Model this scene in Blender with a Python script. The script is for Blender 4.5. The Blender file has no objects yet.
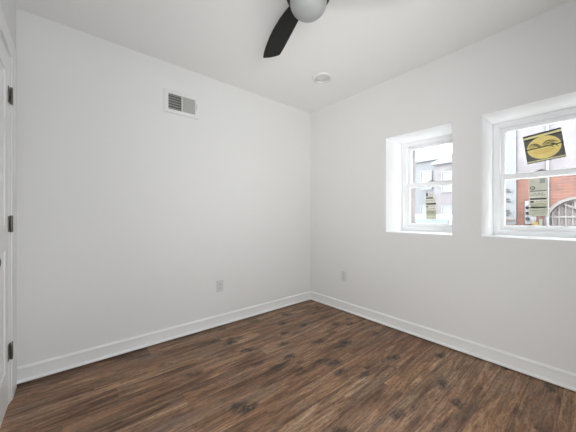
import bpy, bmesh, math, random
from mathutils import Vector, Matrix
random.seed(7)
SC = bpy.context.scene
COL = SC.collection
PI = math.pi

# ------------------------------------------------------------------ camera, sky, lights, exposure
cam_d = bpy.data.cameras.new('camera')
cam_d.sensor_width = 36.0
cam_d.lens = 258.65 / 576 * 36.0
cam_d.shift_y = 0.0008
cam_d.clip_start = 0.02
cam_o = bpy.data.objects.new('camera', cam_d)
COL.objects.link(cam_o)
cam_o.location = (2.4177, -2.406, 1.0881)
cam_o.rotation_euler = (PI / 2, 0, math.radians(50.139))
SC.camera = cam_o

world = bpy.data.worlds.new('overcast_sky')
SC.world = world
world.use_nodes = True
wn = world.node_tree
bgn = wn.nodes['Background']
bgn.inputs[0].default_value = (0.93, 0.965, 1.0, 1)
bgn.inputs[1].default_value = 10.3

def area(name, loc, rot, sx, sy, power, color=(1, 1, 1), portal=False):
    d = bpy.data.lights.new(name, 'AREA')
    d.shape = 'RECTANGLE'; d.size = sx; d.size_y = sy
    d.energy = power; d.color = color
    if portal: d.cycles.is_portal = True
    o = bpy.data.objects.new(name, d); COL.objects.link(o)
    o.location = loc; o.rotation_euler = rot
    return o

# added fill lights, unseen behind the camera, brightening far corner, ceiling and low wall
def fill_light(name, loc, aim, sx, sy, power, spread):
    o = area(name, loc, (0, 0, 0), sx, sy, power, (1, 0.99, 0.97))
    o.rotation_euler = (Vector(aim) - Vector(loc)).to_track_quat('-Z', 'Y').to_euler()
    o.data.spread = math.radians(spread)
fill_light('fill_ceiling', (2.62, -2.52, 0.50), (0.6, -0.3, 2.44), 0.5, 0.7, 2.1, 60)
fill_light('fill_corner', (2.62, -2.52, 1.05), (0.0, -0.3, 1.9), 0.5, 0.7, 2.8, 70)
fill_light('fill_low', (2.62, -2.52, 0.60), (1.6, 0.0, 0.3), 0.5, 0.7, 5.3, 120)
area('sky_portal', (2.96, -1.95, 1.30), (0, PI / 2, 0), 0.95, 1.05, 1, portal=True)  # sky portal in the added opening of the unseen right wall
# windows: sampling portals for the sky
area('sky_portal', (1.353, 0.62, 1.40), (-PI / 2, 0, 0), 0.60, 0.95, 1, portal=True)
area('sky_portal', (2.140, 0.62, 1.40), (-PI / 2, 0, 0), 0.60, 0.95, 1, portal=True)

vs = SC.view_settings
SC.display_settings.display_device = 'sRGB'
vs.view_transform = 'Standard'
try: vs.look = 'None'
except Exception: pass
vs.gamma = 1.0
vs.use_curve_mapping = False
vs.exposure = 0.0

# ------------------------------------------------------------------ materials
def srgb(r, g, b):
    f = lambda c: (c / 255 / 12.92) if c / 255 <= 0.04045 else ((c / 255 + 0.055) / 1.055) ** 2.4
    return (f(r), f(g), f(b), 1)

class NT:
    """small node tree helper"""
    def __init__(self, name):
        self.m = bpy.data.materials.new(name); self.m.use_nodes = True
        self.t = self.m.node_tree
        self.b = self.t.nodes['Principled BSDF']
        self.out = self.t.nodes['Material Output']
    def n(self, typ, **kw):
        nd = self.t.nodes.new(typ)
        for k, v in kw.items(): setattr(nd, k, v)
        return nd
    def l(self, a, b): self.t.links.new(a, b)
    def put(self, sock, v):
        if hasattr(v, 'is_linked') or isinstance(v, bpy.types.NodeSocket): self.l(v, sock)
        else: sock.default_value = v
    def math(self, op, a, b=None, c=None):
        nd = self.n('ShaderNodeMath', operation=op)
        self.put(nd.inputs[0], a)
        if b is not None: self.put(nd.inputs[1], b)
        if c is not None: self.put(nd.inputs[2], c)
        return nd.outputs[0]
    def noise(self, vec, scale, detail=3, rough=0.5, dist=0.0):
        nd = self.n('ShaderNodeTexNoise')
        self.put(nd.inputs['Vector'], vec)
        nd.inputs['Scale'].default_value = scale
        nd.inputs['Detail'].default_value = detail
        nd.inputs['Roughness'].default_value = rough
        nd.inputs['Distortion'].default_value = dist
        return nd.outputs['Fac']
    def ramp(self, fac, stops):
        nd = self.n('ShaderNodeValToRGB')
        els = nd.color_ramp.elements
        while len(els) < len(stops): els.new(0.5)
        for e, (p, c) in zip(els, stops): e.position = p; e.color = c
        self.l(fac, nd.inputs[0])
        return nd.outputs[0]
    def mix(self, fac, a, b, mode='MIX'):
        nd = self.n('ShaderNodeMix', data_type='RGBA', blend_type=mode)
        self.put(nd.inputs[0], fac)
        self.put(nd.inputs[6], a); self.put(nd.inputs[7], b)
        return nd.outputs[2]
    def bump(self, h, strength, dist=0.002):
        nd = self.n('ShaderNodeBump')
        nd.inputs['Strength'].default_value = strength
        nd.inputs['Distance'].default_value = dist
        self.l(h, nd.inputs['Height'])
        self.l(nd.outputs[0], self.b.inputs['Normal'])
    def obj(self):
        return self.n('ShaderNodeTexCoord').outputs['Object']
    def comb(self, x, y, z):
        nd = self.n('ShaderNodeCombineXYZ')
        self.put(nd.inputs[0], x); self.put(nd.inputs[1], y); self.put(nd.inputs[2], z)
        return nd.outputs[0]

def solid(name, col, rough=0.5, metal=0.0, var=0.04, scale=6.0, spec=0.5):
    k = NT(name)
    f = k.noise(k.obj(), scale, 3)
    c = k.ramp(f, [(0.3, tuple(v * (1 - var) for v in col[:3]) + (1,)), (0.7, tuple(min(1, v * (1 + var)) for v in col[:3]) + (1,))])
    k.l(c, k.b.inputs['Base Color'])
    k.b.inputs['Roughness'].default_value = rough
    k.b.inputs['Metallic'].default_value = metal
    k.b.inputs['Specular IOR Level'].default_value = spec
    return k.m

def paint(name, col, rough=0.6, bump=0.06):
    k = NT(name)
    o = k.obj()
    c = k.ramp(k.noise(o, 1.3, 2), [(0.3, tuple(v * 0.985 for v in col[:3]) + (1,)), (0.7, col)])
    k.l(c, k.b.inputs['Base Color'])
    k.b.inputs['Roughness'].default_value = rough
    k.b.inputs['Specular IOR Level'].default_value = 0.25
    k.bump(k.noise(o, 260, 2), bump, 0.0008)
    return k.m

M = {}
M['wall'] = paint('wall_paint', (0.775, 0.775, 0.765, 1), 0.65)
M['ceiling'] = paint('ceiling_paint', (0.88, 0.88, 0.87, 1), 0.8)
M['trim'] = paint('trim_paint', (0.84, 0.845, 0.84, 1), 0.35, 0.02)
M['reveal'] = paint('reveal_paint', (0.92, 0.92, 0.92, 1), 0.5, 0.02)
M['vinyl'] = solid('white_vinyl', (0.90, 0.905, 0.91, 1), 0.35, var=0.01)
M['plate'] = solid('outlet_plastic', (0.6512, 0.6512, 0.638, 1), 0.35, var=0.01)
M['dark'] = solid('dark_void', (0.015, 0.015, 0.014, 1), 0.8)
M['register'] = solid('register_metal', (0.76, 0.76, 0.75, 1), 0.4, var=0.01)
M['louver'] = solid('louver_metal', (0.52, 0.52, 0.50, 1), 0.45, var=0.02)
M['duct'] = solid('duct_shade', (0.15, 0.15, 0.14, 1), 0.6)
M['bronze'] = solid('dark_bronze', (0.15, 0.14, 0.12, 1), 0.42, 0.55, var=0.2, scale=60)
M['knob'] = solid('black_metal', (0.012, 0.012, 0.012, 1), 0.35, 0.6)
M['blade'] = solid('black_blade', (0.007, 0.007, 0.0074, 1), 0.55, var=0.15, scale=20, spec=0.25)
M['motor'] = solid('black_motor', (0.010, 0.010, 0.011, 1), 0.35, 0.3)
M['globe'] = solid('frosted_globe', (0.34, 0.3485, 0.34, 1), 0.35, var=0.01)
M['lens'] = solid('frosted_lens', (0.70, 0.70, 0.69, 1), 0.5, var=0.01)
M['lock'] = solid('lock_metal', (0.20, 0.20, 0.20, 1), 0.4)
M['steel'] = solid('steel', (0.55, 0.55, 0.55, 1), 0.35, 0.9)

def glass(name, tint=(0.97, 0.985, 0.98, 1), gloss=0.05):
    k = NT(name)
    tr = k.n('ShaderNodeBsdfTransparent'); tr.inputs[0].default_value = tint
    gl = k.n('ShaderNodeBsdfGlossy'); gl.inputs['Roughness'].default_value = 0.02
    mx = k.n('ShaderNodeMixShader'); mx.inputs[0].default_value = gloss
    k.l(tr.outputs[0], mx.inputs[1]); k.l(gl.outputs[0], mx.inputs[2])
    k.l(mx.outputs[0], k.out.inputs[0])
    return k.m
M['glass'] = glass('window_glass')

def floor_mat():
    k = NT('wood_plank_floor')
    o = k.obj()
    sx = k.n('ShaderNodeSeparateXYZ'); k.l(o, sx.inputs[0])
    X, Y = sx.outputs[0], sx.outputs[1]
    PW, PL = 0.152, 1.22
    u = k.math('DIVIDE', X, PW)
    row = k.math('FLOOR', u)
    wr = k.n('ShaderNodeTexWhiteNoise', noise_dimensions='1D'); k.l(row, wr.inputs['W'])
    v = k.math('ADD', k.math('DIVIDE', Y, PL), wr.outputs['Value'])
    colm = k.math('FLOOR', v)
    wp = k.n('ShaderNodeTexWhiteNoise', noise_dimensions='2D'); k.l(k.comb(row, colm, 0), wp.inputs['Vector'])
    pv = wp.outputs['Value']
    wp2 = k.n('ShaderNodeTexWhiteNoise', noise_dimensions='2D'); k.l(k.comb(k.math('ADD', row, 31.7), colm, 0), wp2.inputs['Vector'])
    # per plank shifted grain coordinates
    sh = k.math('MULTIPLY', pv, 37.0)
    gx = k.math('ADD', X, sh)
    g1 = k.noise(k.comb(k.math('MULTIPLY', gx, 14), k.math('ADD', k.math('MULTIPLY', Y, 1.6), sh), sh), 1.0, 6, 0.62, 1.0)
    g2 = k.noise(k.comb(k.math('MULTIPLY', gx, 75), k.math('MULTIPLY', Y, 4.5), sh), 1.0, 4, 0.6, 0.4)
    g3 = k.noise(k.comb(k.math('MULTIPLY', gx, 7.0), k.math('MULTIPLY', Y, 2.4), sh), 1.0, 3, 0.5, 0.6)
    base = k.ramp(g1, [(0.30, (0.050, 0.025, 0.015, 1)), (0.42, (0.150, 0.087, 0.053, 1)), (0.54, (0.262, 0.168, 0.108, 1)), (0.70, (0.40, 0.292, 0.208, 1))])
    fine = k.ramp(g2, [(0.33, (0.50, 0.46, 0.43, 1)), (0.60, (1.20, 1.19, 1.18, 1))])
    c = k.mix(1.0, base, fine, 'MULTIPLY')
    g4 = k.noise(k.comb(k.math('MULTIPLY', gx, 36), k.math('ADD', k.math('MULTIPLY', Y, 4.2), sh), 5.0), 1.0, 4, 0.7, 0.8)
    c = k.mix(1.0, c, k.ramp(g4, [(0.32, (0.62, 0.59, 0.56, 1)), (0.46, (1.0, 1.0, 1.0, 1)), (0.68, (1.24, 1.22, 1.19, 1))]), 'MULTIPLY')
    # plank tone: some redder and darker, some tan
    tone = k.ramp(pv, [(0.0, (0.82, 0.78, 0.77, 1)), (0.35, (1.02, 0.95, 0.91, 1)), (0.65, (0.96, 0.97, 0.98, 1)), (1.0, (1.16, 1.12, 1.06, 1))])
    c = k.mix(1.0, c, tone, 'MULTIPLY')
    # warm and weathered greyish patches
    warm = k.ramp(k.noise(k.comb(k.math('MULTIPLY', gx, 5.0), k.math('MULTIPLY', Y, 2.0), 3.0), 1.0, 2, 0.5, 0.5), [(0.50, (0, 0, 0, 1)), (0.68, (1, 1, 1, 1))])
    c = k.mix(k.math('MULTIPLY', warm, 0.45), c, (0.26, 0.142, 0.075, 1), 'MIX')
    gm = k.ramp(g3, [(0.50, (0, 0, 0, 1)), (0.68, (1, 1, 1, 1))])
    c = k.mix(k.math('MULTIPLY', gm, 0.45), c, (0.19, 0.155, 0.128, 1))
    # dark crack lines along the grain
    wv = k.noise(k.comb(k.math('MULTIPLY', k.math('ADD', gx, k.math('MULTIPLY', k.noise(o, 3.5, 2), 0.05)), 26), k.math('MULTIPLY', Y, 2.1), sh), 1.0, 5, 0.65, 1.6)
    ck = k.ramp(wv, [(0.30, (1, 1, 1, 1)), (0.385, (0, 0, 0, 1))])
    c = k.mix(k.math('MULTIPLY', ck, 0.75), c, (0.030, 0.018, 0.012, 1))
    # knots: blurred dark clusters drawn out along the grain
    kn = k.n('ShaderNodeTexVoronoi', feature='F1'); kn.inputs['Scale'].default_value = 1.0
    wob = k.noise(o, 14.0, 4)
    k.l(k.comb(k.math('ADD', k.math('MULTIPLY', X, 7.5), k.math('MULTIPLY', wob, 0.7)), k.math('ADD', k.math('MULTIPLY', Y, 3.6), k.math('MULTIPLY', wob, 0.25)), 0), kn.inputs['Vector'])
    kf = k.ramp(kn.outputs['Distance'], [(0.09, (1, 1, 1, 1)), (0.17, (0.7, 0.7, 0.7, 1)), (0.30, (0, 0, 0, 1))])
    kb = k.ramp(k.noise(k.comb(k.math('MULTIPLY', X, 70), k.math('MULTIPLY', Y, 26), 0), 1.0, 4, 0.75), [(0.36, (0.2, 0.2, 0.2, 1)), (0.52, (1, 1, 1, 1))])
    kf = k.math('MULTIPLY', kf, kb)
    c = k.mix(k.math('MULTIPLY', kf, 1.0), c, (0.020, 0.017, 0.016, 1))
    # fine speckle of open pores
    sp = k.ramp(k.noise(k.comb(k.math('MULTIPLY', X, 120), k.math('MULTIPLY', Y, 30), 0), 1.0, 3, 0.7), [(0.32, (0.52, 0.49, 0.46, 1)), (0.48, (1.05, 1.05, 1.05, 1)), (0.70, (1.2, 1.19, 1.17, 1))])
    c = k.mix(1.0, c, sp, 'MULTIPLY')
    c = k.mix(1.0, c, (1.04, 0.985, 0.915, 1), 'MULTIPLY')
    # seams
    fu = k.math('FRACT', u); fv = k.math('FRACT', v)
    du = k.math('MULTIPLY', k.math('MINIMUM', fu, k.math('SUBTRACT', 1.0, fu)), PW)
    dv = k.math('MULTIPLY', k.math('MINIMUM', fv, k.math('SUBTRACT', 1.0, fv)), PL)
    seam = k.math('MAXIMUM', k.math('LESS_THAN', du, 0.0017), k.math('MULTIPLY', k.math('LESS_THAN', dv, 0.0009), 0.6))
    c = k.mix(k.math('MULTIPLY', seam, 0.6), c, (0.018, 0.011, 0.008, 1))
    k.l(c, k.b.inputs['Base Color'])
    r = k.math('ADD', 0.36, k.math('MULTIPLY', g2, 0.22))
    k.l(r, k.b.inputs['Roughness'])
    k.b.inputs['Specular IOR Level'].default_value = 0.42
    h = k.math('SUBTRACT', k.math('MULTIPLY', g2, 0.5), seam)
    k.bump(h, 0.22, 0.0012)
    return k.m
M['floor'] = floor_mat()

def brick_mat(name, c1, c2, mortar, along='x', scale=1.0):
    k = NT(name)
    sx = k.n('ShaderNodeSeparateXYZ'); k.l(k.obj(), sx.inputs[0])
    br = k.n('ShaderNodeTexBrick')
    k.l(k.comb(sx.outputs[0] if along == 'x' else sx.outputs[1], sx.outputs[2], 0), br.inputs['Vector'])
    br.inputs['Color1'].default_value = c1; br.inputs['Color2'].default_value = c2
    br.inputs['Mortar'].default_value = mortar
    br.inputs['Scale'].default_value = scale
    br.inputs['Brick Width'].default_value = 0.215
    br.inputs['Row Height'].default_value = 0.075
    br.inputs['Mortar Size'].default_value = 0.008
    br.inputs['Bias'].default_value = 0.0
    f = k.noise(k.obj(), 3.0, 4)
    tone = k.ramp(f, [(0.3, (0.82, 0.8, 0.8, 1)), (0.7, (1.1, 1.1, 1.1, 1))])
    k.l(k.mix(1.0, br.outputs['Color'], tone, 'MULTIPLY'), k.b.inputs['Base Color'])
    k.b.inputs['Roughness'].default_value = 0.85
    return k.m
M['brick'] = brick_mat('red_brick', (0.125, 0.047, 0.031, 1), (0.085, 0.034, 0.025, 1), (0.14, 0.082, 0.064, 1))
M['pale_brick'] = brick_mat('washed_out_brick', (0.135, 0.122, 0.128, 1), (0.130, 0.12, 0.127, 1), (0.138, 0.13, 0.135, 1))  # washed-out glare put into the brick colour
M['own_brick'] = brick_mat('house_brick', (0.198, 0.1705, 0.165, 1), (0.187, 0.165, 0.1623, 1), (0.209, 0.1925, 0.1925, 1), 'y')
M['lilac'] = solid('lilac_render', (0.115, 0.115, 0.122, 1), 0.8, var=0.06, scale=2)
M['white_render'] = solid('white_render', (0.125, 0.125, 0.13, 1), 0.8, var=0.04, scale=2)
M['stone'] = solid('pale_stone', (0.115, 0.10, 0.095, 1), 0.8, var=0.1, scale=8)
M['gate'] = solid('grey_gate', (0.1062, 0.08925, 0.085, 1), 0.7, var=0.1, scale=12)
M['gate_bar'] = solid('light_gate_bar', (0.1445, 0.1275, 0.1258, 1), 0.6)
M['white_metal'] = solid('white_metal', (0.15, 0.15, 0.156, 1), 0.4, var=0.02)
M['meter'] = solid('meter_black', (0.008, 0.009, 0.011, 1), 0.8, spec=0.1)
M['yellow_box'] = solid('yellow_paint', (0.125, 0.072, 0.016, 1), 0.5)
M['greengrey'] = solid('green_grey_paint', (0.08, 0.088, 0.066, 1), 0.6)
M['ink'] = solid('black_ink', (0.03, 0.03, 0.03, 1), 0.7)
M['brown_ink'] = solid('brown_paint', (0.08, 0.056, 0.044, 1), 0.7)
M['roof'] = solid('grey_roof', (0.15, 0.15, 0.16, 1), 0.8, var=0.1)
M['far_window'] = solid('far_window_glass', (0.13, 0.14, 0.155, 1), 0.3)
M['asphalt'] = solid('asphalt', (0.60, 0.60, 0.60, 1), 0.9, var=0.1, scale=30)
M['concrete'] = solid('concrete', (0.74, 0.735, 0.72, 1), 0.9, var=0.1, scale=10)
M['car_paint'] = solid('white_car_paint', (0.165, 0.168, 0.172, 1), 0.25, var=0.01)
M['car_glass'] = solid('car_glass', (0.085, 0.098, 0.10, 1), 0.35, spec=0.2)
M['tyre'] = solid('tyre', (0.02, 0.02, 0.02, 1), 0.8)
M['lamp_red'] = solid('tail_lamp', (0.5, 0.03, 0.03, 1), 0.3)
M['charcoal'] = solid('charcoal_print', (0.13, 0.128, 0.12, 1), 0.55, var=0.12, scale=25)
M['yellow'] = solid('yellow_print', (0.95, 0.77, 0.28, 1), 0.5, var=0.05, scale=20)
M['pale_yellow'] = solid('pale_yellow_print', (0.92, 0.82, 0.46, 1), 0.5)
M['orange_ink'] = solid('orange_print', (0.72, 0.42, 0.09, 1), 0.5)
M['paper'] = solid('sticker_paper', (0.72, 0.70, 0.60, 1), 0.6, var=0.06, scale=30)
M['paper_green'] = solid('sticker_green_tint', (0.56, 0.56, 0.44, 1), 0.6)
M['paper_tan'] = solid('sticker_tan_tint', (0.775, 0.65, 0.375, 1), 0.6)
M['tape'] = solid('clear_grey_tape', (0.42, 0.47, 0.46, 1), 0.4)

# ------------------------------------------------------------------ mesh helpers
def build(name, bm, mats, parent=None, kind=None, smooth=False, loc=None):
    me = bpy.data.meshes.new(name)
    bmesh.ops.recalc_face_normals(bm, faces=bm.faces)
    bm.to_mesh(me); bm.free()
    if not isinstance(mats, (list, tuple)): mats = [mats]
    for m in mats: me.materials.append(m)
    if smooth:
        for p in me.polygons: p.use_smooth = True
        try: me.set_sharp_from_angle(angle=math.radians(38))
        except Exception: pass
    o = bpy.data.objects.new(name, me); COL.objects.link(o)
    if parent is not None: o.parent = parent
    if loc is not None: o.location = loc
    if kind: o['kind'] = kind
    return o

def empty(name, loc=(0, 0, 0), rz=0.0, kind=None):
    o = bpy.data.objects.new(name, None); COL.objects.link(o)
    o.empty_display_size = 0.05
    o.location = loc; o.rotation_euler = (0, 0, rz)
    if kind: o['kind'] = kind
    return o

def tag(o, label, cat, group=None):
    o['label'] = label; o['category'] = cat
    if group: o['group'] = group
    return o

def B(): return bmesh.new()

def box(bm, x0, x1, y0, y1, z0, z1, mi=0, bevel=0.0, seg=2, M4=None):
    r = bmesh.ops.create_cube(bm, size=1.0)
    vs_ = r['verts']
    for v in vs_:
        v.co = Vector(((x0 + x1) / 2 + v.co.x * (x1 - x0), (y0 + y1) / 2 + v.co.y * (y1 - y0), (z0 + z1) / 2 + v.co.z * (z1 - z0)))
    fs = list({f for v in vs_ for f in v.link_faces})
    if bevel > 0:
        es = list({e for v in vs_ for e in v.link_edges})
        rr = bmesh.ops.bevel(bm, geom=es, offset=bevel, segments=seg, affect='EDGES', profile=0.6)
        fs = list(set(rr['faces']) | {f for f in fs if f.is_valid})
        vs_ = list({v for f in fs for v in f.verts})
    for f in fs: f.material_index = mi
    if M4 is not None: bmesh.ops.transform(bm, matrix=M4, verts=vs_)
    return vs_

def prism(bm, pts, fn, d0, d1, mi=0):
    """closed outline pts (a,b) extruded from d0 to d1; fn(a,b,d)->xyz"""
    lo = [bm.verts.new(fn(a, b, d0)) for a, b in pts]
    hi = [bm.verts.new(fn(a, b, d1)) for a, b in pts]
    fs = [bm.faces.new(lo[::-1]), bm.faces.new(hi)]
    n = len(pts)
    for i in range(n):
        fs.append(bm.faces.new((lo[i], lo[(i + 1) % n], hi[(i + 1) % n], hi[i])))
    for f in fs: f.material_index = mi
    return lo + hi

def lathe(bm, prof, seg=48, axis='z', origin=(0, 0, 0), mi=0):
    """prof list of (r, h); revolve about axis through origin"""
    rings = []
    ox = Vector(origin)
    def pt(r, h, a):
        if axis == 'z': return ox + Vector((r * math.cos(a), r * math.sin(a), h))
        if axis == 'y': return ox + Vector((r * math.cos(a), h, r * math.sin(a)))
        return ox + Vector((h, r * math.cos(a), r * math.sin(a)))
    for r, h in prof:
        if r < 1e-6: rings.append([bm.verts.new(pt(0, h, 0))])
        else: rings.append([bm.verts.new(pt(r, h, 2 * PI * i / seg)) for i in range(seg)])
    for A, C in zip(rings, rings[1:]):
        for i in range(seg):
            j = (i + 1) % seg
            if len(A) == 1 and len(C) == 1: continue
            if len(A) == 1: f = bm.faces.new((A[0], C[i], C[j]))
            elif len(C) == 1: f = bm.faces.new((A[i], A[j], C[0]))
            else: f = bm.faces.new((A[i], A[j], C[j], C[i]))
            f.material_index = mi

def tube(bm, pts, r, seg=10, mi=0):
    rings = []
    for i, p in enumerate(pts):
        p = Vector(p)
        t = (Vector(pts[min(i + 1, len(pts) - 1)]) - Vector(pts[max(i - 1, 0)])).normalized()
        up = Vector((0, 0, 1)) if abs(t.z) < 0.9 else Vector((1, 0, 0))
        a = t.cross(up).normalized(); b = t.cross(a).normalized()
        rings.append([bm.verts.new(p + r * (math.cos(2 * PI * k / seg) * a + math.sin(2 * PI * k / seg) * b)) for k in range(seg)])
    for A, C in zip(rings, rings[1:]):
        for i in range(seg):
            f = bm.faces.new((A[i], A[(i + 1) % seg], C[(i + 1) % seg], C[i])); f.material_index = mi
    f = bm.faces.new(rings[0][::-1]); f.material_index = mi
    f = bm.faces.new(rings[-1]); f.material_index = mi

# ------------------------------------------------------------------ room shell
H = 2.44; XW = 2.85; YB = -2.684; WT = 0.59
W1 = (1.061, 1.647); W2 = (1.848, 2.434); WZ = (0.935, 1.866); WY = 0.335

bm = B(); box(bm, -0.12, XW + 0.12, YB - 0.12, WT, -0.06, 0.0)
build('floor', bm, M['floor'], kind='structure')
bm = B(); box(bm, -0.12, XW + 0.12, YB - 0.12, WT, H, H + 0.06)
build('ceiling', bm, M['ceiling'], kind='structure')
bm = B(); box(bm, -0.12, 0.0, YB - 0.12, WT, 0.0, H)
build('wall_left', bm, M['wall'], kind='structure')

# wall with the two deep window openings: inner plastered half, outer brick half
def slab_with_holes(bm, x0, x1, z0, z1, holes, y0, y1, mi=0, hi=0):
    xs = sorted({x0, x1, *[h[0] for h in holes], *[h[1] for h in holes]})
    zs = sorted({z0, z1, *[h[2] for h in holes], *[h[3] for h in holes]})
    def solid_cell(i, j):
        if i < 0 or j < 0 or i >= len(xs) - 1 or j >= len(zs) - 1: return False
        cx, cz = (xs[i] + xs[i + 1]) / 2, (zs[j] + zs[j + 1]) / 2
        return not any(h[0] < cx < h[1] and h[2] < cz < h[3] for h in holes)
    V = {}
    def v(i, j, y):
        if (i, j, y) not in V: V[(i, j, y)] = bm.verts.new((xs[i], y, zs[j]))
        return V[(i, j, y)]
    for i in range(len(xs) - 1):
        for j in range(len(zs) - 1):
            if not solid_cell(i, j): continue
            F = [bm.faces.new((v(i, j, y0), v(i + 1, j, y0), v(i + 1, j + 1, y0), v(i, j + 1, y0))),
                 bm.faces.new((v(i, j + 1, y1), v(i + 1, j + 1, y1), v(i + 1, j, y1), v(i, j, y1)))]
            if not solid_cell(i - 1, j): F.append(bm.faces.new((v(i, j, y0), v(i, j + 1, y0), v(i, j + 1, y1), v(i, j, y1))))
            if not solid_cell(i + 1, j): F.append(bm.faces.new((v(i + 1, j, y0), v(i + 1, j, y1), v(i + 1, j + 1, y1), v(i + 1, j + 1, y0))))
            if not solid_cell(i, j - 1): F.append(bm.faces.new((v(i, j, y0), v(i, j, y1), v(i + 1, j, y1), v(i + 1, j, y0))))
            if not solid_cell(i, j + 1): F.append(bm.faces.new((v(i, j + 1, y0), v(i + 1, j + 1, y0), v(i + 1, j + 1, y1), v(i, j + 1, y1))))
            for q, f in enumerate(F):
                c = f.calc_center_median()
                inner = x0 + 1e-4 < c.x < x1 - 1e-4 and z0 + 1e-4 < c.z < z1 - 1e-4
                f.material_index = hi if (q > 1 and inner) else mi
holes = [(W1[0], W1[1], WZ[0], WZ[1]), (W2[0], W2[1], WZ[0], WZ[1])]
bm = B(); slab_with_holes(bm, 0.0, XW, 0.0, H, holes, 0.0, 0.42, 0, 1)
wf = build('wall_front', bm, [M['wall'], M['reveal']], kind='structure')
bm = B(); slab_with_holes(bm, 0.0, XW, 0.0, H, [(h[0] + 0.03, h[1] - 0.03, h[2] + 0.02, h[3] - 0.02) for h in holes], 0.42, WT)
build('brick_skin', bm, M['own_brick'], wf, kind='structure')

# back wall with the door opening
DX0, DX1, DH = 0.215, 0.965, 2.03
bm = B(); slab_with_holes(bm, 0.0, XW, 0.0, H, [(DX0, DX1, 0.0, DH)], YB - 0.12, YB)
build('wall_back', bm, M['wall'], kind='structure')
# unseen right wall, with an opening added to let in more daylight
bm = B()
box(bm, XW, XW + 0.12, YB - 0.12, -2.45, 0, H); box(bm, XW, XW + 0.12, -1.45, WT, 0, H)
box(bm, XW, XW + 0.12, -2.45, -1.45, 1.75, H); box(bm, XW, XW + 0.12, -2.45, -1.45, 0, 0.85)
build('wall_right', bm, M['wall'], kind='structure')

# baseboards: body with a beaded cap and a small shoe at the floor
prof = [(0, 0.008), (0.024, 0.008), (0.025, 0.014), (0.022, 0.021), (0.016, 0.025), (0.0105, 0.026), (0.0105, 0.088), (0.015, 0.090), (0.0165, 0.095), (0.0155, 0.101), (0.010, 0.105), (0.006, 0.109), (0, 0.111)]
bm = B()
lo = [bm.verts.new((d, YB, z)) for d, z in prof]; hi = [bm.verts.new((d, -d, z)) for d, z in prof]
bm.faces.new(lo); bm.faces.new(hi[::-1])
for i in range(len(prof)):
    j = (i + 1) % len(prof); bm.faces.new((lo[i], hi[i], hi[j], lo[j]))
build('baseboard_left', bm, M['trim'], kind='structure')
bm = B()
lo = [bm.verts.new((d, -d, z)) for d, z in prof]; hi = [bm.verts.new((XW, -d, z)) for d, z in prof]
bm.faces.new(lo); bm.faces.new(hi[::-1])
for i in range(len(prof)):
    j = (i + 1) % len(prof); bm.faces.new((lo[i], hi[i], hi[j], lo[j]))
build('baseboard_front', bm, M['trim'], kind='structure')

# ------------------------------------------------------------------ door, casing
CASE = 0.155
cx0 = 0.046
bm = B()
yf = YB + 0.008
box(bm, cx0, DX0 - 0.012, YB, yf, 0, DH + 0.10, bevel=0.003)
box(bm, DX1 + 0.012, DX1 + 0.112, YB, yf, 0, DH + 0.10, bevel=0.003)
box(bm, DX0 - 0.012, DX1 + 0.012, YB, yf, DH - 0.004, DH + 0.10, bevel=0.003)
# jambs lining the opening
box(bm, DX0, DX0 + 0.014, YB - 0.12, YB - 0.001, 0, DH); box(bm, DX1 - 0.014, DX1, YB - 0.12, YB - 0.001, 0, DH)
box(bm, DX0 + 0.014, DX1 - 0.014, YB - 0.12, YB - 0.001, DH - 0.014, DH)
build('trim_1', bm, M['trim'], kind='structure')

dx0, dx1 = DX0 + 0.019, DX1 - 0.018
dy0, dy1 = YB - 0.040, YB - 0.003
bm = B()
dzt = DH - 0.019
box(bm, dx0, dx1, dy0, dy1 - 0.006, 0.010, dzt)
# stiles and rails standing proud of the two recessed panels
for a, b, c, d in ((dx0, dx0 + 0.105, 0.010, dzt), (dx1 - 0.105, dx1, 0.010, dzt), (dx0 + 0.105, dx1 - 0.105, 0.010, 0.22), (dx0 + 0.105, dx1 - 0.105, 0.90, 1.04), (dx0 + 0.105, dx1 - 0.105, dzt - 0.115, dzt)):
    box(bm, a, b, dy1 - 0.0065, dy1, c, d)
door = build('door_1', bm, M['trim'], kind='structure')
for zc in (1.790, 1.045, 0.306):
    bm = B(); hh = 0.046
    lathe(bm, [(0, -hh - 0.003), (0.004, -hh - 0.003), (0.0062, -hh), (0.0062, -0.0165), (0.0054, -0.016), (0.0062, -0.0155), (0.0062, 0.0155), (0.0054, 0.016), (0.0062, 0.0165), (0.0062, hh), (0.004, hh + 0.003), (0, hh + 0.003)], 14, origin=(dx0 - 0.004, YB + 0.0075, zc))
    hg = build('hinge', bm, M['bronze'], door, smooth=True)
    bm = B()
    box(bm, dx0 - 0.003, dx0 + 0.028, dy1 - 0.001, dy1 + 0.003, zc - hh, zc + hh, bevel=0.0006)
    for dz in (-0.03, 0, 0.03): lathe(bm, [(0.0035, 0), (0.0035, 0.001), (0, 0.0014)], 10, 'y', (dx0 + 0.017, dy1 + 0.003, zc + dz))
    build('leaf', bm, M['bronze'], hg)
    bm = B()
    box(bm, dx0 - 0.036, dx0 - 0.005, YB + 0.0075, YB + 0.0105, zc - hh, zc + hh, bevel=0.0006)
    for dz in (-0.03, 0, 0.03): lathe(bm, [(0.0035, 0), (0.0035, 0.001), (0, 0.0014)], 10, 'y', (dx0 - 0.026, YB + 0.0105, zc + dz))
    build('leaf', bm, M['bronze'], hg)
bm = B()
lathe(bm, [(0, -0.001), (0.032, -0.001), (0.032, 0.006), (0.028, 0.009), (0.012, 0.010), (0.011, 0.026), (0.018, 0.033), (0.026, 0.042), (0.027, 0.052), (0.022, 0.060), (0.010, 0.064), (0, 0.0645)], 28, 'y', (dx1 - 0.048, dy1, 0.905))
build('door_knob', bm, M['knob'], door, smooth=True)

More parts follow.
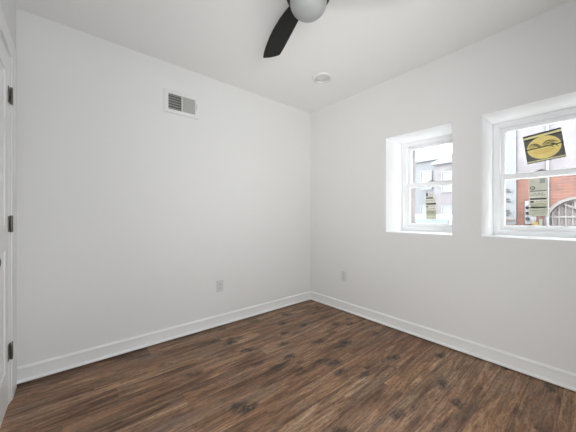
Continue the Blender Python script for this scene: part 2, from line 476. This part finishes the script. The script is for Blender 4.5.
# ------------------------------------------------------------------ windows
def frame_ring(bm, x0, x1, z0, z1, y0, y1, l, r, b, t, bevel=0.002):
    box(bm, x0, x0 + l, y0, y1, z0, z1, bevel=bevel); box(bm, x1 - r, x1, y0, y1, z0, z1, bevel=bevel)
    box(bm, x0 + l - 0.001, x1 - r + 0.001, y0, y1, z0, z0 + b, bevel=bevel); box(bm, x0 + l - 0.001, x1 - r + 0.001, y0, y1, z1 - t, z1, bevel=bevel)

def window(name, x0, x1):
    z0, z1 = WZ
    root = empty(name, (x0, WY, z0), kind='structure')
    off = Vector((x0, WY, z0))
    def bl(nm, bm, m, par, ps=None):
        # parts are written in room coordinates and re-based on the unit
        bmesh.ops.translate(bm, verts=bm.verts, vec=-off)
        o = build(nm, bm, m, par); o['kind'] = 'structure'; return o
    bm = B()
    frame_ring(bm, x0, x1, z0, z1, WY, WY + 0.085, 0.038, 0.038, 0.036, 0.034)
    # parting stops and sloped sill nose
    frame_ring(bm, x0 + 0.037, x1 - 0.037, z0 + 0.035, z1 - 0.033, WY + 0.004, WY + 0.016, 0.010, 0.010, 0.008, 0.010, 0.001)
    box(bm, x0 + 0.036, x0 + 0.050, WY + 0.044, WY + 0.048, 1.39, z1 - 0.033); box(bm, x1 - 0.050, x1 - 0.036, WY + 0.044, WY + 0.048, 1.39, z1 - 0.033)
    bl('window_frame', bm, M['vinyl'], root)
    a, b = x0 + 0.040, x1 - 0.040
    # upper sash in the outer track
    bm = B(); frame_ring(bm, a, b, 1.392, z1 - 0.036, WY + 0.049, WY + 0.080, 0.034, 0.034, 0.036, 0.034)
    us = bl('upper_sash', bm, M['vinyl'], root)
    bm = B(); box(bm, a + 0.033, b - 0.033, WY + 0.062, WY + 0.066, 1.427, z1 - 0.069)
    bl('glass_pane', bm, M['glass'], us)
    # lower sash in the inner track
    bm = B(); frame_ring(bm, a, b, z0 + 0.037, 1.437, WY + 0.017, WY + 0.047, 0.034, 0.034, 0.044, 0.042)
    box(bm, a + 0.12, b - 0.12, WY + 0.010, WY + 0.018, z0 + 0.050, z0 + 0.058, bevel=0.002)
    ls = bl('lower_sash', bm, M['vinyl'], root)
    bm = B(); box(bm, a + 0.033, b - 0.033, WY + 0.030, WY + 0.034, z0 + 0.080, 1.396)
    bl('glass_pane', bm, M['glass'], ls)
    bm = B(); xm = (x0 + x1) / 2
    box(bm, xm - 0.030, xm + 0.030, WY + 0.022, WY + 0.042, 1.437, 1.443, bevel=0.002)
    box(bm, xm - 0.018, xm + 0.012, WY + 0.026, WY + 0.044, 1.443, 1.451, bevel=0.003)
    bl('sash_lock', bm, M['lock'], ls)
    return root
window('window_1', *W1)
window('window_2', *W2)

# ------------------------------------------------------------------ stickers on the glass
# tilted yellow-oval placard on the upper pane of the right-hand window
YP = WY + 0.0605
pc = empty('window_placard', (2.149, YP, 1.630))
pc.rotation_euler = (0, math.radians(-7.0), 0)
pw, ph = 0.107, 0.113
def flat(x, z, d): return (x, -d, z)
bm = B(); prism(bm, [(-pw, -ph), (pw, -ph), (pw, ph), (-pw, ph)], flat, 0.0, 0.0012)
build('backing_sheet', bm, M['charcoal'], pc)
def strip(name, x0, x1, z0, z1, mat, d1):
    bm = B(); prism(bm, [(x0, z0), (x1, z0), (x1, z1), (x0, z1)], flat, 0.0012, d1); build(name, bm, mat, pc)
strip('border_stripe', -pw, pw, ph - 0.030, ph - 0.014, M['pale_yellow'], 0.0018)
strip('border_stripe', -pw, pw, -ph + 0.0075, -ph + 0.016, M['pale_yellow'], 0.0018)
strip('dark_stripe', -pw, pw * 0.98, ph - 0.042, ph - 0.031, M['ink'], 0.0017)
strip('dark_stripe', -pw, pw * 0.98, ph - 0.012, ph, M['ink'], 0.0017)
strip('dark_stripe', -pw, pw * 0.98, -ph, -ph + 0.007, M['ink'], 0.0017)
bm = B()
prism(bm, [(0.095 * math.cos(t), 0.088 * math.sin(t) - 0.006) for t in [2 * PI * i / 48 for i in range(48)]], flat, 0.0012, 0.0024)
prism(bm, [(-0.016, 0.06), (0.014, 0.06), (0.014, 0.098), (-0.016, 0.098)], flat, 0.0012, 0.0022)
build('yellow_oval', bm, M['yellow'], pc)
bm = B()
prism(bm, [(-pw, -0.006), (pw, -0.006), (pw, 0.002), (-pw, 0.002)], flat, 0.0024, 0.0030)
def stroke(pts, th):
    out = []
    P = [pts[0]] + pts + [pts[-1]]
    for q in range(1, len(P) - 2):
        for u in range(6):
            t = u / 6; p0, p1, p2, p3 = P[q - 1], P[q], P[q + 1], P[q + 2]
            out.append(tuple(0.5 * ((2 * p1[d]) + (p2[d] - p0[d]) * t + (2 * p0[d] - 5 * p1[d] + 4 * p2[d] - p3[d]) * t * t + (3 * p1[d] - p0[d] - 3 * p2[d] + p3[d]) * t ** 3) for d in (0, 1)))
    out.append(pts[-1])
    up, dn = [], []
    for q, (x, z) in enumerate(out):
        a, b = out[max(q - 1, 0)], out[min(q + 1, len(out) - 1)]
        tx, tz = b[0] - a[0], b[1] - a[1]; L = math.hypot(tx, tz) or 1
        w = th * (0.35 + 0.65 * math.sin(PI * q / (len(out) - 1)))
        up.append((x - tz / L * w, z + tx / L * w)); dn.append((x + tz / L * w, z - tx / L * w))
    return up + dn[::-1]
for q_, (pts_, th) in enumerate((
        ([(-0.084, 0.012), (-0.066, 0.034), (-0.036, 0.029), (-0.010, 0.001)], 0.0032),
        ([(-0.076, 0.005), (-0.058, 0.024), (-0.040, 0.022), (-0.016, 0.000)], 0.0028),
        ([(-0.064, 0.002), (-0.048, 0.015), (-0.034, 0.013), (-0.024, 0.000)], 0.0026),
        ([(-0.006, 0.016), (0.018, 0.034), (0.045, 0.034), (0.082, 0.012)], 0.0036),
        ([(-0.004, 0.006), (0.020, 0.022), (0.044, 0.022), (0.068, 0.010)], 0.0030),
        ([(0.004, 0.000), (0.022, 0.012), (0.040, 0.012), (0.056, -0.004)], 0.0026),
        ([(0.040, 0.014), (0.058, 0.004), (0.078, -0.022)], 0.0034),
        ([(0.030, 0.004), (0.042, -0.006), (0.052, -0.020)], 0.0028))):
    prism(bm, stroke(pts_, th), flat, 0.0024, 0.0031 + 0.0001 * q_)
build('printed_emblem', bm, M['ink'], pc)
for z, w in ((-0.024, 0.055), (-0.036, 0.060), (-0.048, 0.048)):
    x = -w
    while x < w:
        l = random.uniform(0.008, 0.018); bm = B(); prism(bm, [(x, z), (min(x + l, w), z), (min(x + l, w), z + 0.0045), (x, z + 0.0045)], flat, 0.0024, 0.0029); build('printed_word', bm, M['orange_ink'], pc); x += l + 0.005
tag(pc, 'tilted black placard with a yellow oval stuck on the upper pane of the right window', 'sign')

def rating_label(name, x0, x1, z0, z1, outline, marks, lbl):
    root = empty(name, ((x0 + x1) / 2, WY + 0.0297, z0))
    w, h = x1 - x0, z1 - z0
    fn = lambda a, b, d: ((a - 0.5) * w, -d, b * h)
    bm = B(); prism(bm, outline, fn, 0.0, 0.0008); build('backing_sheet', bm, M['paper'], root)
    for nm, mat, rects in marks:
        for r in rects:
            bm = B()
            if r[0] == 'ring':
                _, cx, cz, R, th = r
                n = 24
                o_ = [bm.verts.new(Vector(fn(cx + R / w * math.cos(t), cz + R / h * math.sin(t), 0.0014))) for t in [2 * PI * i / n for i in range(n)]]
                i_ = [bm.verts.new(Vector(fn(cx + (R - th) / w * math.cos(t), cz + (R - th) / h * math.sin(t), 0.0014))) for t in [2 * PI * i / n for i in range(n)]]
                for i in range(n): bm.faces.new((o_[i], o_[(i + 1) % n], i_[(i + 1) % n], i_[i]))
                build('printed_ring', bm, mat, root)
            else:
                a, b, c, d = r; prism(bm, [(a, c), (b, c), (b, d), (a, d)], fn, 0.0008, 0.0013)
                build(nm, bm, mat, root)
    tag(root, lbl, 'sticker')
    return root
def scribble(z, n, x0=0.1, x1=0.9, t=0.010):
    out = []; x = x0
    for i in range(n):
        l = (x1 - x0) / n; zz = z + random.uniform(-0.006, 0.006)
        out.append((x, x + l * random.uniform(0.5, 0.85), zz, zz + t)); x += l
    return out
rating_label('rating_sticker', 2.069, 2.176, 1.088, 1.384, [(0, 0), (1, 0), (1, 1), (0, 1)], [
    ('green_panel', M['paper_green'], [(0.05, 0.95, 0.03, 0.34)]),
    ('tan_panel', M['paper_tan'], [(0.10, 0.90, 0.22, 0.255), (0.45, 0.95, 0.33, 0.355)]),
    ('grey_patch', M['tape'], [(0.58, 0.86, 0.87, 0.99)]),
    ('printed_line', M['ink'], [(0.05, 0.92, 0.662, 0.680), (0.05, 0.92, 0.442, 0.480), (0.08, 0.26, 0.365, 0.410), (0.03, 0.97, 0.004, 0.012), ('ring', 0.20, 0.75, 0.014, 0.0045), (0.20, 0.32, 0.738, 0.752)] + scribble(0.56, 6) + scribble(0.60, 3, 0.3, 0.8) + scribble(0.38, 4, 0.4, 0.92) + scribble(0.29, 7) + scribble(0.16, 7) + scribble(0.09, 5, 0.3, 0.9)),
], 'pale rating sticker with a ring mark on the lower pane of the right window')
rating_label('rating_sticker', 1.295, 1.394, 1.062, 1.338, [(0, 0), (1, 0), (1, 0.62), (0.82, 0.70), (0.72, 0.90), (0.52, 0.96), (0.40, 0.86), (0.28, 0.90), (0.20, 1.0), (0, 0.97)], [
    ('green_panel', M['paper_green'], [(0.04, 0.96, 0.10, 0.33), (0.1, 0.9, 0.02, 0.07)]),
    ('tan_panel', M['paper_tan'], [(0.08, 0.90, 0.235, 0.265)]),
    ('printed_line', M['ink'], [(0.02, 0.18, 0.84, 0.96), (0.02, 0.66, 0.745, 0.792), (0.02, 0.97, 0.525, 0.582), (0.05, 0.22, 0.43, 0.48)] + scribble(0.66, 5, 0.08, 0.7, 0.014) + scribble(0.46, 4, 0.4, 0.92, 0.012) + scribble(0.37, 6, 0.1, 0.9, 0.012) + scribble(0.16, 5)),
], 'torn pale rating sticker on the lower pane of the left window')

# ------------------------------------------------------------------ ceiling fan
fx, fy = 1.430, -1.440
fan = empty('ceiling_fan', (fx, fy, 2.44))
bm = B()
lathe(bm, [(0, 0), (0.085, 0), (0.085, -0.012), (0.078, -0.035), (0.070, -0.050), (0, -0.050)], 48)
build('ceiling_mount', bm, M['motor'], fan, smooth=True)
bm = B()
lathe(bm, [(0, -0.048), (0.070, -0.050), (0.105, -0.062), (0.121, -0.085), (0.121, -0.172), (0.116, -0.187), (0.100, -0.194), (0, -0.194)], 56)
build('motor_housing', bm, M['motor'], fan, smooth=True)
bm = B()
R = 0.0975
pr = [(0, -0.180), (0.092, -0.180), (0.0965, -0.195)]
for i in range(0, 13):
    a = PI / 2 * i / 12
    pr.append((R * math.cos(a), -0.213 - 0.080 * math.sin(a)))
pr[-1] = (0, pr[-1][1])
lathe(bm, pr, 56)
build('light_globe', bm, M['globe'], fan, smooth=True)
# blades: outline in (along, across) as seen from below
left = [(0.07, 0.034), (0.11, 0.046), (0.163, 0.060), (0.25, 0.075), (0.344, 0.082), (0.43, 0.082), (0.52, 0.076), (0.60, 0.067), (0.647, 0.058)]
right = [(0.652, 0.050), (0.640, 0.010), (0.622, -0.025), (0.602, -0.050), (0.592, -0.057), (0.52, -0.0565), (0.419, -0.053), (0.32, -0.049), (0.235, -0.045), (0.15, -0.040), (0.07, -0.034)]
outl = left + right
A0 = math.radians(162.2)
for kblade in range(3):
    a = A0 + kblade * 2 * PI / 3
    ux, uy = math.cos(a), math.sin(a)
    nx, ny = -math.sin(a), math.cos(a)
    pitch = math.tan(math.radians(9))
    bm = B()
    fn = lambda s, t, d: (s * ux + t * nx, s * uy + t * ny, -0.140 - pitch * t * 0.9 + d)
    prism(bm, outl, fn, -0.004, 0.004)
    es = [e for e in bm.edges if abs(e.verts[0].co.z - e.verts[1].co.z) < 0.05 and len(e.link_faces) == 2 and any(len(f.verts) > 4 for f in e.link_faces)]
    bmesh.ops.bevel(bm, geom=es, offset=0.002, segments=2, affect='EDGES')
    build('blade', bm, M['blade'], fan)
tag(fan, 'black three-bladed ceiling fan with a white frosted globe light', 'ceiling fan')

# ------------------------------------------------------------------ recessed light
rl = empty('recessed_light', (0.695, -0.533, 2.44))
bm = B()
lathe(bm, [(0.066, 0.0), (0.095, 0.0), (0.097, -0.006), (0.094, -0.012), (0.084, -0.016), (0.072, -0.016), (0.067, -0.011), (0.066, 0.0)], 48)
build('trim_ring', bm, M['register'], rl, smooth=True)
bm = B()
lathe(bm, [(0, -0.0095), (0.03, -0.0090), (0.058, -0.0060), (0.065, -0.001), (0.065, 0.0), (0, 0.0)], 48)
build('lens', bm, M['lens'], rl, smooth=True)
tag(rl, 'round white recessed ceiling light near the corner, switched off', 'ceiling light')

# ------------------------------------------------------------------ wall vent
vt = empty('wall_register', (0.0, -1.643, 2.103))
hw, hh = 0.152, 0.102
iw0, iw1, ih = -0.116, 0.118, 0.068
bm = B()
fn = lambda a, b, d: (d, a, b)
# rim as four sloped members around the opening
def rim(bm, o, i):
    (oa0, oa1, ob0, ob1), (ia0, ia1, ib0, ib1) = o, i
    O = [(oa0, ob0), (oa1, ob0), (oa1, ob1), (oa0, ob1)]; I = [(ia0, ib0), (ia1, ib0), (ia1, ib1), (ia0, ib1)]
    mid = [(x + (0.006 if x < 0 else -0.006), y + (0.006 if y < 0 else -0.006)) for x, y in O]
    L = [[bm.verts.new(fn(a, b, 0.0)) for a, b in O], [bm.verts.new(fn(a, b, 0.007)) for a, b in O], [bm.verts.new(fn(a, b, 0.011)) for a, b in mid],
         [bm.verts.new(fn(a, b, 0.012)) for a, b in I], [bm.verts.new(fn(a, b, 0.0)) for a, b in I]]
    for A, C in zip(L, L[1:] + L[:1]):
        for q in range(4): bm.faces.new((A[q], A[(q + 1) % 4], C[(q + 1) % 4], C[q]))
rim(bm, (-hw, hw, -hh, hh), (iw0, iw1, -ih, ih))
build('faceplate', bm, M['register'], vt)
bm = B(); box(bm, 0.0003, 0.0015, iw0 - 0.002, iw1 + 0.002, -ih - 0.002, ih + 0.002); build('duct_shade_sheet', bm, M['duct'], vt)  # dark sheet put in for the shade inside the duct
bm = B(); box(bm, 0.002, 0.0130, -0.003, 0.004, -ih, ih, bevel=0.001); build('centre_bar', bm, M['register'], vt)
bm = B()
n = 6
for i in range(n):
    z = -ih + (i + 0.5) * 2 * ih / n
    T = Matrix.Translation((0.0072, (iw0 - 0.004) / 2, z)) @ Matrix.Rotation(math.radians(38), 4, 'Y')
    box(bm, -0.0066, 0.0066, (iw0 + 0.004) / 2, -(iw0 + 0.004) / 2, -0.0007, 0.0007, M4=T)
build('horizontal_louvers', bm, M['louver'], vt)
bm = B()
n = 15
for i in range(n):
    y = 0.005 + (i + 0.5) * (iw1 - 0.005) / n
    T = Matrix.Translation((0.0058, y, 0)) @ Matrix.Rotation(math.radians(52), 4, 'Z')
    box(bm, -0.0052, 0.0052, -0.0006, 0.0006, -ih, ih, M4=T)
build('vertical_louvers', bm, M['louver'], vt)
bm = B()
box(bm, 0.006, 0.0135, 0.1265, 0.1330, -0.030, 0.034, bevel=0.001); box(bm, 0.012, 0.022, 0.1280, 0.1315, -0.006, 0.006, bevel=0.001)
build('damper_lever', bm, M['louver'], vt)
for y, z in ((-0.131, 0.0), (0.1385, 0.075)):
    bm = B(); lathe(bm, [(0.004, 0), (0.004, 0.0012), (0, 0.0018)], 12, 'x', (0.0112, y, z)); build('screw', bm, M['register'], vt)
tag(vt, 'white metal air vent register high on the left wall', 'air vent')

# ------------------------------------------------------------------ wall outlets
def outlet(loc, rz, lbl):
    """faces local -y"""
    root = empty('wall_outlet', loc, rz)
    bm = B(); box(bm, -0.035, 0.035, -0.006, 0.0, -0.057, 0.057, bevel=0.0025); build('cover_plate', bm, M['plate'], root)
    for s in (-1, 1):
        bm = B()
        pts = []
        for i in range(28):
            t = 2 * PI * i / 28
            pts.append((max(-0.0150, min(0.0150, 0.0170 * math.cos(t))), s * 0.0195 + max(-0.0125, min(0.0125, 0.0165 * math.sin(t)))))
        prism(bm, pts, lambda a, b, d: (a, -d, b), 0.005, 0.0078)
        rc = build('receptacle', bm, M['plate'], root)
        bm = B()
        box(bm, -0.0072, -0.0050, -0.0082, -0.0074, s * 0.0195 - 0.001, s * 0.0195 + 0.0075)
        box(bm, 0.0050, 0.0072, -0.0082, -0.0074, s * 0.0195 + 0.0005, s * 0.0195 + 0.0070)
        lathe(bm, [(0.0028, -0.0074), (0.0028, -0.0082), (0, -0.0082)], 12, 'y', (0, 0, s * 0.0195 - 0.0065))
        build('slot', bm, M['dark'], rc)
    bm = B(); lathe(bm, [(0.0035, -0.0058), (0.0030, -0.0070), (0, -0.0074)], 14, 'y'); build('screw', bm, M['steel'], root)
    tag(root, lbl, 'outlet')
    return root
outlet((0.0, -1.272, 0.395), PI / 2, 'white duplex outlet low on the left wall below the vent')
outlet((0.545, 0.0, 0.402), 0.0, 'white duplex outlet on the window wall near the corner')

# ------------------------------------------------------------------ outside: street
SZ = -0.30
bm = B(); box(bm, -40, 40, 0.6, 60, SZ - 0.05, SZ); build('street', bm, M['asphalt'], kind='structure')
bm = B(); box(bm, -40, 40, 0.62, 1.7, SZ, SZ + 0.12, bevel=0.01); box(bm, -2.5, 40, 6.1, 6.5, SZ, SZ + 0.12, bevel=0.01); build('sidewalk', bm, M['concrete'], kind='structure')
GZ = SZ + 0.12

# brick house across the street
FY = 6.5
bb = empty('brick_building', (1.07, FY, GZ))
def rel(bm, root):
    bmesh.ops.translate(bm, verts=bm.verts, vec=-Vector(root.location)); return bm
bx0, bx1 = 1.07, 9.0
AX, AZ, AR = 2.15, 1.00, 0.50      # arched carriage opening
def arch(r, base, n=22):
    return [(AX - r, base)] + [(AX - r * math.cos(PI * i / n), AZ + r * 0.97 * math.sin(PI * i / n)) for i in range(n + 1)] + [(AX + r, base)]
# brick wall in pieces round the arch
bm = B()
box(bm, bx0, AX - 0.54, FY, FY + 4, GZ, 2.06); box(bm, AX + 0.54, bx1, FY, FY + 4, GZ, 2.06)
top = [(AX - 0.54, 2.06), (AX - 0.54, GZ), (AX - 0.50, GZ)] + arch(0.50, GZ)[1:-1] + [(AX + 0.50, GZ), (AX + 0.54, GZ), (AX + 0.54, 2.06)]
prism(bm, top, lambda a, b, d: (a, d, b), FY, FY + 0.3)
box(bm, AX - 0.54, AX + 0.54, FY + 0.3, FY + 4, GZ, 2.06)
build('brick_wall', rel(bm, bb), M['brick'], bb)
bm = B(); box(bm, bx0, bx1, FY - 0.01, FY + 4, 2.06, 5.2)
build('upper_wall', rel(bm, bb), M['pale_brick'], bb)  # pale wall stands in for glare haze across the upper sash
bm = B(); box(bm, bx0 - 0.05, bx1, FY - 0.16, FY + 4, 5.2, 5.45, bevel=0.03); build('cornice', rel(bm, bb), M['white_render'], bb)
# stone arch surround
bm = B()
O = arch(0.57, GZ); I = arch(0.50, GZ)
for y in (FY - 0.035,):
    pass
ring = O + I[::-1]
o0 = [bm.verts.new((a, FY - 0.035, b)) for a, b in O]; i0 = [bm.verts.new((a, FY - 0.035, b)) for a, b in I]
o1 = [bm.verts.new((a, FY + 0.02, b)) for a, b in O]; i1 = [bm.verts.new((a, FY + 0.2, b)) for a, b in I]
for q in range(len(O) - 1):
    bm.faces.new((o0[q], o0[q + 1], i0[q + 1], i0[q])); bm.faces.new((o0[q], o1[q], o1[q + 1], o0[q + 1])); bm.faces.new((i0[q], i0[q + 1], i1[q + 1], i1[q]))
build('stone_arch', rel(bm, bb), M['stone'], bb)
bm = B(); prism(bm, arch(0.505, GZ), lambda a, b, d: (a, d, b), FY + 0.14, FY + 0.18)
gate = build('gate', rel(bm, bb), M['gate'], bb)
bm = B()
for i in range(9):
    x = AX - 0.44 + i * 0.11; hz = AZ + math.sqrt(max(0, 0.48 ** 2 - (x - AX) ** 2))
    box(bm, x - 0.011, x + 0.011, FY + 0.10, FY + 0.13, GZ, hz)
box(bm, AX - 0.5, AX + 0.5, FY + 0.095, FY + 0.125, 1.06, 1.10)
T = Matrix.Translation((AX + 0.05, FY + 0.085, 1.22)) @ Matrix.Rotation(math.radians(28), 4, 'Y')
box(bm, -0.33, 0.33, -0.012, 0.012, -0.018, 0.018, M4=T)
box(bm, AX - 0.085, AX - 0.055, FY + 0.05, FY + 0.09, 1.27, 1.47)
build('gate_bar', rel(bm, bb), M['gate_bar'], bb)
# upper windows, overexposed pale
for x in (3.2, 5.0, 6.8):
    bm = B(); frame_ring(bm, x, x + 0.9, 3.0, 4.5, FY - 0.06, FY - 0.005, 0.06, 0.06, 0.06, 0.06); w_ = build('window', rel(bm, bb), M['white_render'], bb)
    bm = B(); box(bm, x + 0.05, x + 0.85, FY - 0.03, FY - 0.012, 3.05, 4.45); build('pane', rel(bm, bb), M['far_window'], w_)
bm = B()
tube(bm, [(1.636, FY - 0.045, GZ), (1.636, FY - 0.045, 2.6), (1.636, FY - 0.045, 5.2)], 0.030)
for z in (0.2, 1.75, 3.4): box(bm, 1.596, 1.676, FY - 0.055, FY, z, z + 0.03)
build('downspout', rel(bm, bb), M['white_metal'], bb)
tag(bb, 'red brick building with a washed-out upper storey and an arched gate across the street', 'building')

# meter panel on the brick wall
mp = empty('meter_panel', (1.235, FY, 0.90))
bm = B(); box(bm, 0, 0.20, -0.12, 0, 0, 0.58, bevel=0.008); build('panel_box', bm, M['white_metal'], mp)
for i in range(3):
    bm = B(); lathe(bm, [(0, -0.12), (0.040, -0.12), (0.040, -0.15), (0.034, -0.19), (0, -0.195)], 20, 'y', (0.055, 0, 0.13 + i * 0.14)); build('meter', bm, M['meter'], mp, smooth=True)
bm = B(); box(bm, 0.085, 0.17, -0.135, -0.12, 0.06, 0.14, bevel=0.005); build('cover', bm, M['white_metal'], mp)
tag(mp, 'white electric meter panel with three round black meters on the brick wall', 'electric meter')

yb = empty('utility_box', (1.445, FY - 0.25, GZ))
bm = B(); box(bm, -0.055, 0.055, -0.06, 0.06, 0, 1.14, bevel=0.01); build('cabinet', bm, M['yellow_box'], yb)
bm = B(); box(bm, -0.030, 0.040, -0.068, -0.058, 0.80, 1.10, bevel=0.004); build('front_panel', bm, M['yellow_box'], yb)
bm = B(); box(bm, 0.060, 0.125, -0.05, 0.05, 0, 1.21, bevel=0.006); build('side_post', bm, M['greengrey'], yb)
tag(yb, 'narrow yellow utility box standing at the foot of the brick wall', 'utility box')

# narrow white building left of it
wb = empty('white_building', (0.0, FY, GZ))
bm = B(); box(bm, 0.0, 1.06, FY - 0.05, FY + 4, GZ, 3.9); build('wall', rel(bm, wb), M['white_render'], wb)
bm = B(); box(bm, 0.0, 1.06, FY - 0.14, FY + 4, 3.9, 4.05, bevel=0.02); build('parapet', rel(bm, wb), M['white_metal'], wb)
for z, n in ((1.78, 2), (1.52, 2), (1.22, 3)):
    for i in range(n):
        zz = z - i * 0.060
        bm = B(); box(bm, 0.855 + 0.01 * (i % 2), 0.92 + 0.03 * (i % 2), FY - 0.066, FY - 0.048, zz, zz + 0.036); build('house_marking', rel(bm, wb), M['ink'], wb)
        bm = B(); box(bm, 0.965, 0.995, FY - 0.066, FY - 0.048, zz - 0.02, zz + 0.015); build('house_marking', rel(bm, wb), M['roof'], wb)
for z in (0.96, 0.84):
    bm = B(); box(bm, 0.80, 1.05, FY - 0.075, FY - 0.048, z, z + 0.05); build('sill_band', rel(bm, wb), M['brown_ink'], wb)
tag(wb, 'narrow white rendered building just left of the red brick building', 'building')

# far houses seen down the street through the left window
fh = empty('row_house', (-9, 16, SZ))
bm = B(); box(bm, -9.0, -4.15, 16, 22, SZ, 4.8); build('wall', rel(bm, fh), M['lilac'], fh)
bm = B(); box(bm, -9.1, -4.15, 15.8, 22, 4.8, 5.0, bevel=0.03); build('roof', rel(bm, fh), M['white_metal'], fh)
for x in (-8.2, -6.9, -5.4):
    for z in (0.6, 2.9):
        bm = B(); frame_ring(bm, x, x + 0.75, z, z + 1.3, 15.93, 16.0, 0.07, 0.07, 0.07, 0.07); w_ = build('window', rel(bm, fh), M['white_metal'], fh)
        bm = B(); box(bm, x + 0.06, x + 0.69, 15.97, 15.995, z + 0.06, z + 1.24); build('pane', rel(bm, fh), M['far_window'], w_)
tag(fh, 'distant pale lilac row house with a flat roof seen through the left window', 'building')
ph_ = empty('row_house', (-3.95, 14.5, SZ))
bm = B(); box(bm, -3.95, -0.4, 14.5, 21, SZ, 4.2); build('wall', rel(bm, ph_), M['pale_brick'], ph_)
bm = B()
prism(bm, [(-4.05, 4.2), (-0.3, 4.2), (-0.3, 4.35), (-2.2, 5.0), (-4.05, 4.35)], lambda a, b, d: (a, d, b), 14.3, 21); build('roof', rel(bm, ph_), M['roof'], ph_)
for x in (-3.55, -2.2):
    for z in (0.5, 2.5):
        bm = B(); frame_ring(bm, x, x + 0.7, z, z + 1.25, 14.43, 14.5, 0.07, 0.07, 0.07, 0.07); w_ = build('window', rel(bm, ph_), M['white_metal'], ph_)
        bm = B(); box(bm, x + 0.06, x + 0.64, 14.47, 14.495, z + 0.06, z + 1.19); build('pane', rel(bm, ph_), M['far_window'], w_)
tag(ph_, 'distant pale pink brick house with a grey gable roof seen through the left window', 'building')

# parked white car in front of the left window
car = empty('car', (0.02, 3.90, SZ), -PI / 2)
car.scale = (1, 1, 0.79)
def car_section(pts_side, hw_fn, name, mat, parent, smooth=True):
    bm = B()
    rows = []
    for y, k in ((-1, 1), (-0.92, 1), (0.92, 1), (1, 1)):
        rows.append(y)
    prism(bm, pts_side, lambda a, b, d: (a, d * hw_fn(b), b), -1, 1)
    es = [e for e in bm.edges if abs(e.verts[0].co.y - e.verts[1].co.y) < 0.2]
    bmesh.ops.bevel(bm, geom=es, offset=0.05, segments=3, affect='EDGES')
    return build(name, bm, mat, parent, smooth=True)
def wheel_arch(cx, r, n=10): return [(cx + r * math.cos(PI * i / n), 0.34 + r * math.sin(PI * i / n)) for i in range(n + 1)]
low = [(-2.15, 0.30)] 
side = [(-2.20, 0.32), (-2.22, 0.75), (-2.15, 1.08), (-1.0, 1.12), (1.05, 1.12), (1.55, 1.10), (2.10, 0.98), (2.24, 0.78), (2.24, 0.34)] + wheel_arch(1.38, 0.40) + wheel_arch(-1.35, 0.40)
hwf = lambda z: 0.90 - max(0, z - 0.8) * 0.12
car_section(side, hwf, 'body', M['car_paint'], car)
cab = [(-2.10, 1.08), (-1.98, 1.55), (-1.75, 1.76), (-1.2, 1.82), (0.25, 1.82), (0.60, 1.74), (1.20, 1.10)]
hwc = lambda z: 0.86 - max(0, z - 1.08) * 0.22
cb = car_section(cab, hwc, 'cabin', M['car_paint'], car)
def pane(pts, name):
    for s in (-1, 1):
        bm = B(); prism(bm, pts, lambda a, b, d: (a, s * (hwc(b) + 0.004 * d), b), -3, 1.5); build(name, bm, M['car_glass'], cb)
pane([(0.98, 1.16), (-0.05, 1.16), (-0.05, 1.68), (0.42, 1.66), (0.58, 1.60)], 'side_window')
pane([(-0.15, 1.16), (-1.05, 1.16), (-1.05, 1.68), (-0.15, 1.68)], 'side_window')
pane([(-1.15, 1.16), (-1.85, 1.18), (-1.75, 1.60), (-1.62, 1.68), (-1.15, 1.68)], 'side_window')
bm = B(); prism(bm, [(-0.62, 0.05), (0.62, 0.05), (0.54, 0.95), (-0.54, 0.95)], lambda a, b, d: (1.20 - 0.60 * b + 0.018 + d * 0.006, a, 1.10 + 0.64 * b + 0.010), -1, 1); build('windshield', bm, M['car_glass'], cb)
for s in (-1, 1):
    bm = B(); box(bm, 2.05, 2.24, s * 0.55 - 0.20, s * 0.55 + 0.20, 0.78, 0.92, bevel=0.02); build('headlight', bm, M['far_window'], car)
    bm = B(); box(bm, -2.24, -2.16, s * 0.68 - 0.14, s * 0.68 + 0.14, 0.80, 1.02, bevel=0.02); build('tail_light', bm, M['lamp_red'], car)
    bm = B(); box(bm, 0.82, 0.98, s * 0.97 - 0.10, s * 0.97 + 0.10, 1.12, 1.26, bevel=0.03); build('mirror', bm, M['car_paint'], car)
    for x in (1.38, -1.35):
        bm = B(); y0 = s * 0.80
        lathe(bm, [(0, -0.10), (0.26, -0.10), (0.33, -0.09), (0.34, -0.05), (0.34, 0.05), (0.33, 0.09), (0.26, 0.10), (0, 0.10)], 32, 'y', (x, y0, 0.34)); wh = build('wheel', bm, M['tyre'], car, smooth=True)
        bm = B(); lathe(bm, [(0, s * 0.085), (0.06, s * 0.115), (0.22, s * 0.095), (0.23, s * 0.105)], 20, 'y', (x, y0, 0.34)); build('rim', bm, M['steel'], wh)
tag(car, 'white car parked end-on, nearest outside the left window', 'car')
# a taller one standing side-on behind it
car2 = car.copy(); COL.objects.link(car2)
car2.location = (-3.15, 5.05, SZ); car2.rotation_euler = (0, 0, PI); car2.scale = (1, 1, 0.86)
for ch in list(car.children):
    c = ch.copy(); COL.objects.link(c); c.parent = car2
    for g in list(ch.children):
        d = g.copy(); COL.objects.link(d); d.parent = c
car2['label'] = 'white car parked side-on across the street, half hidden by the left window frame'
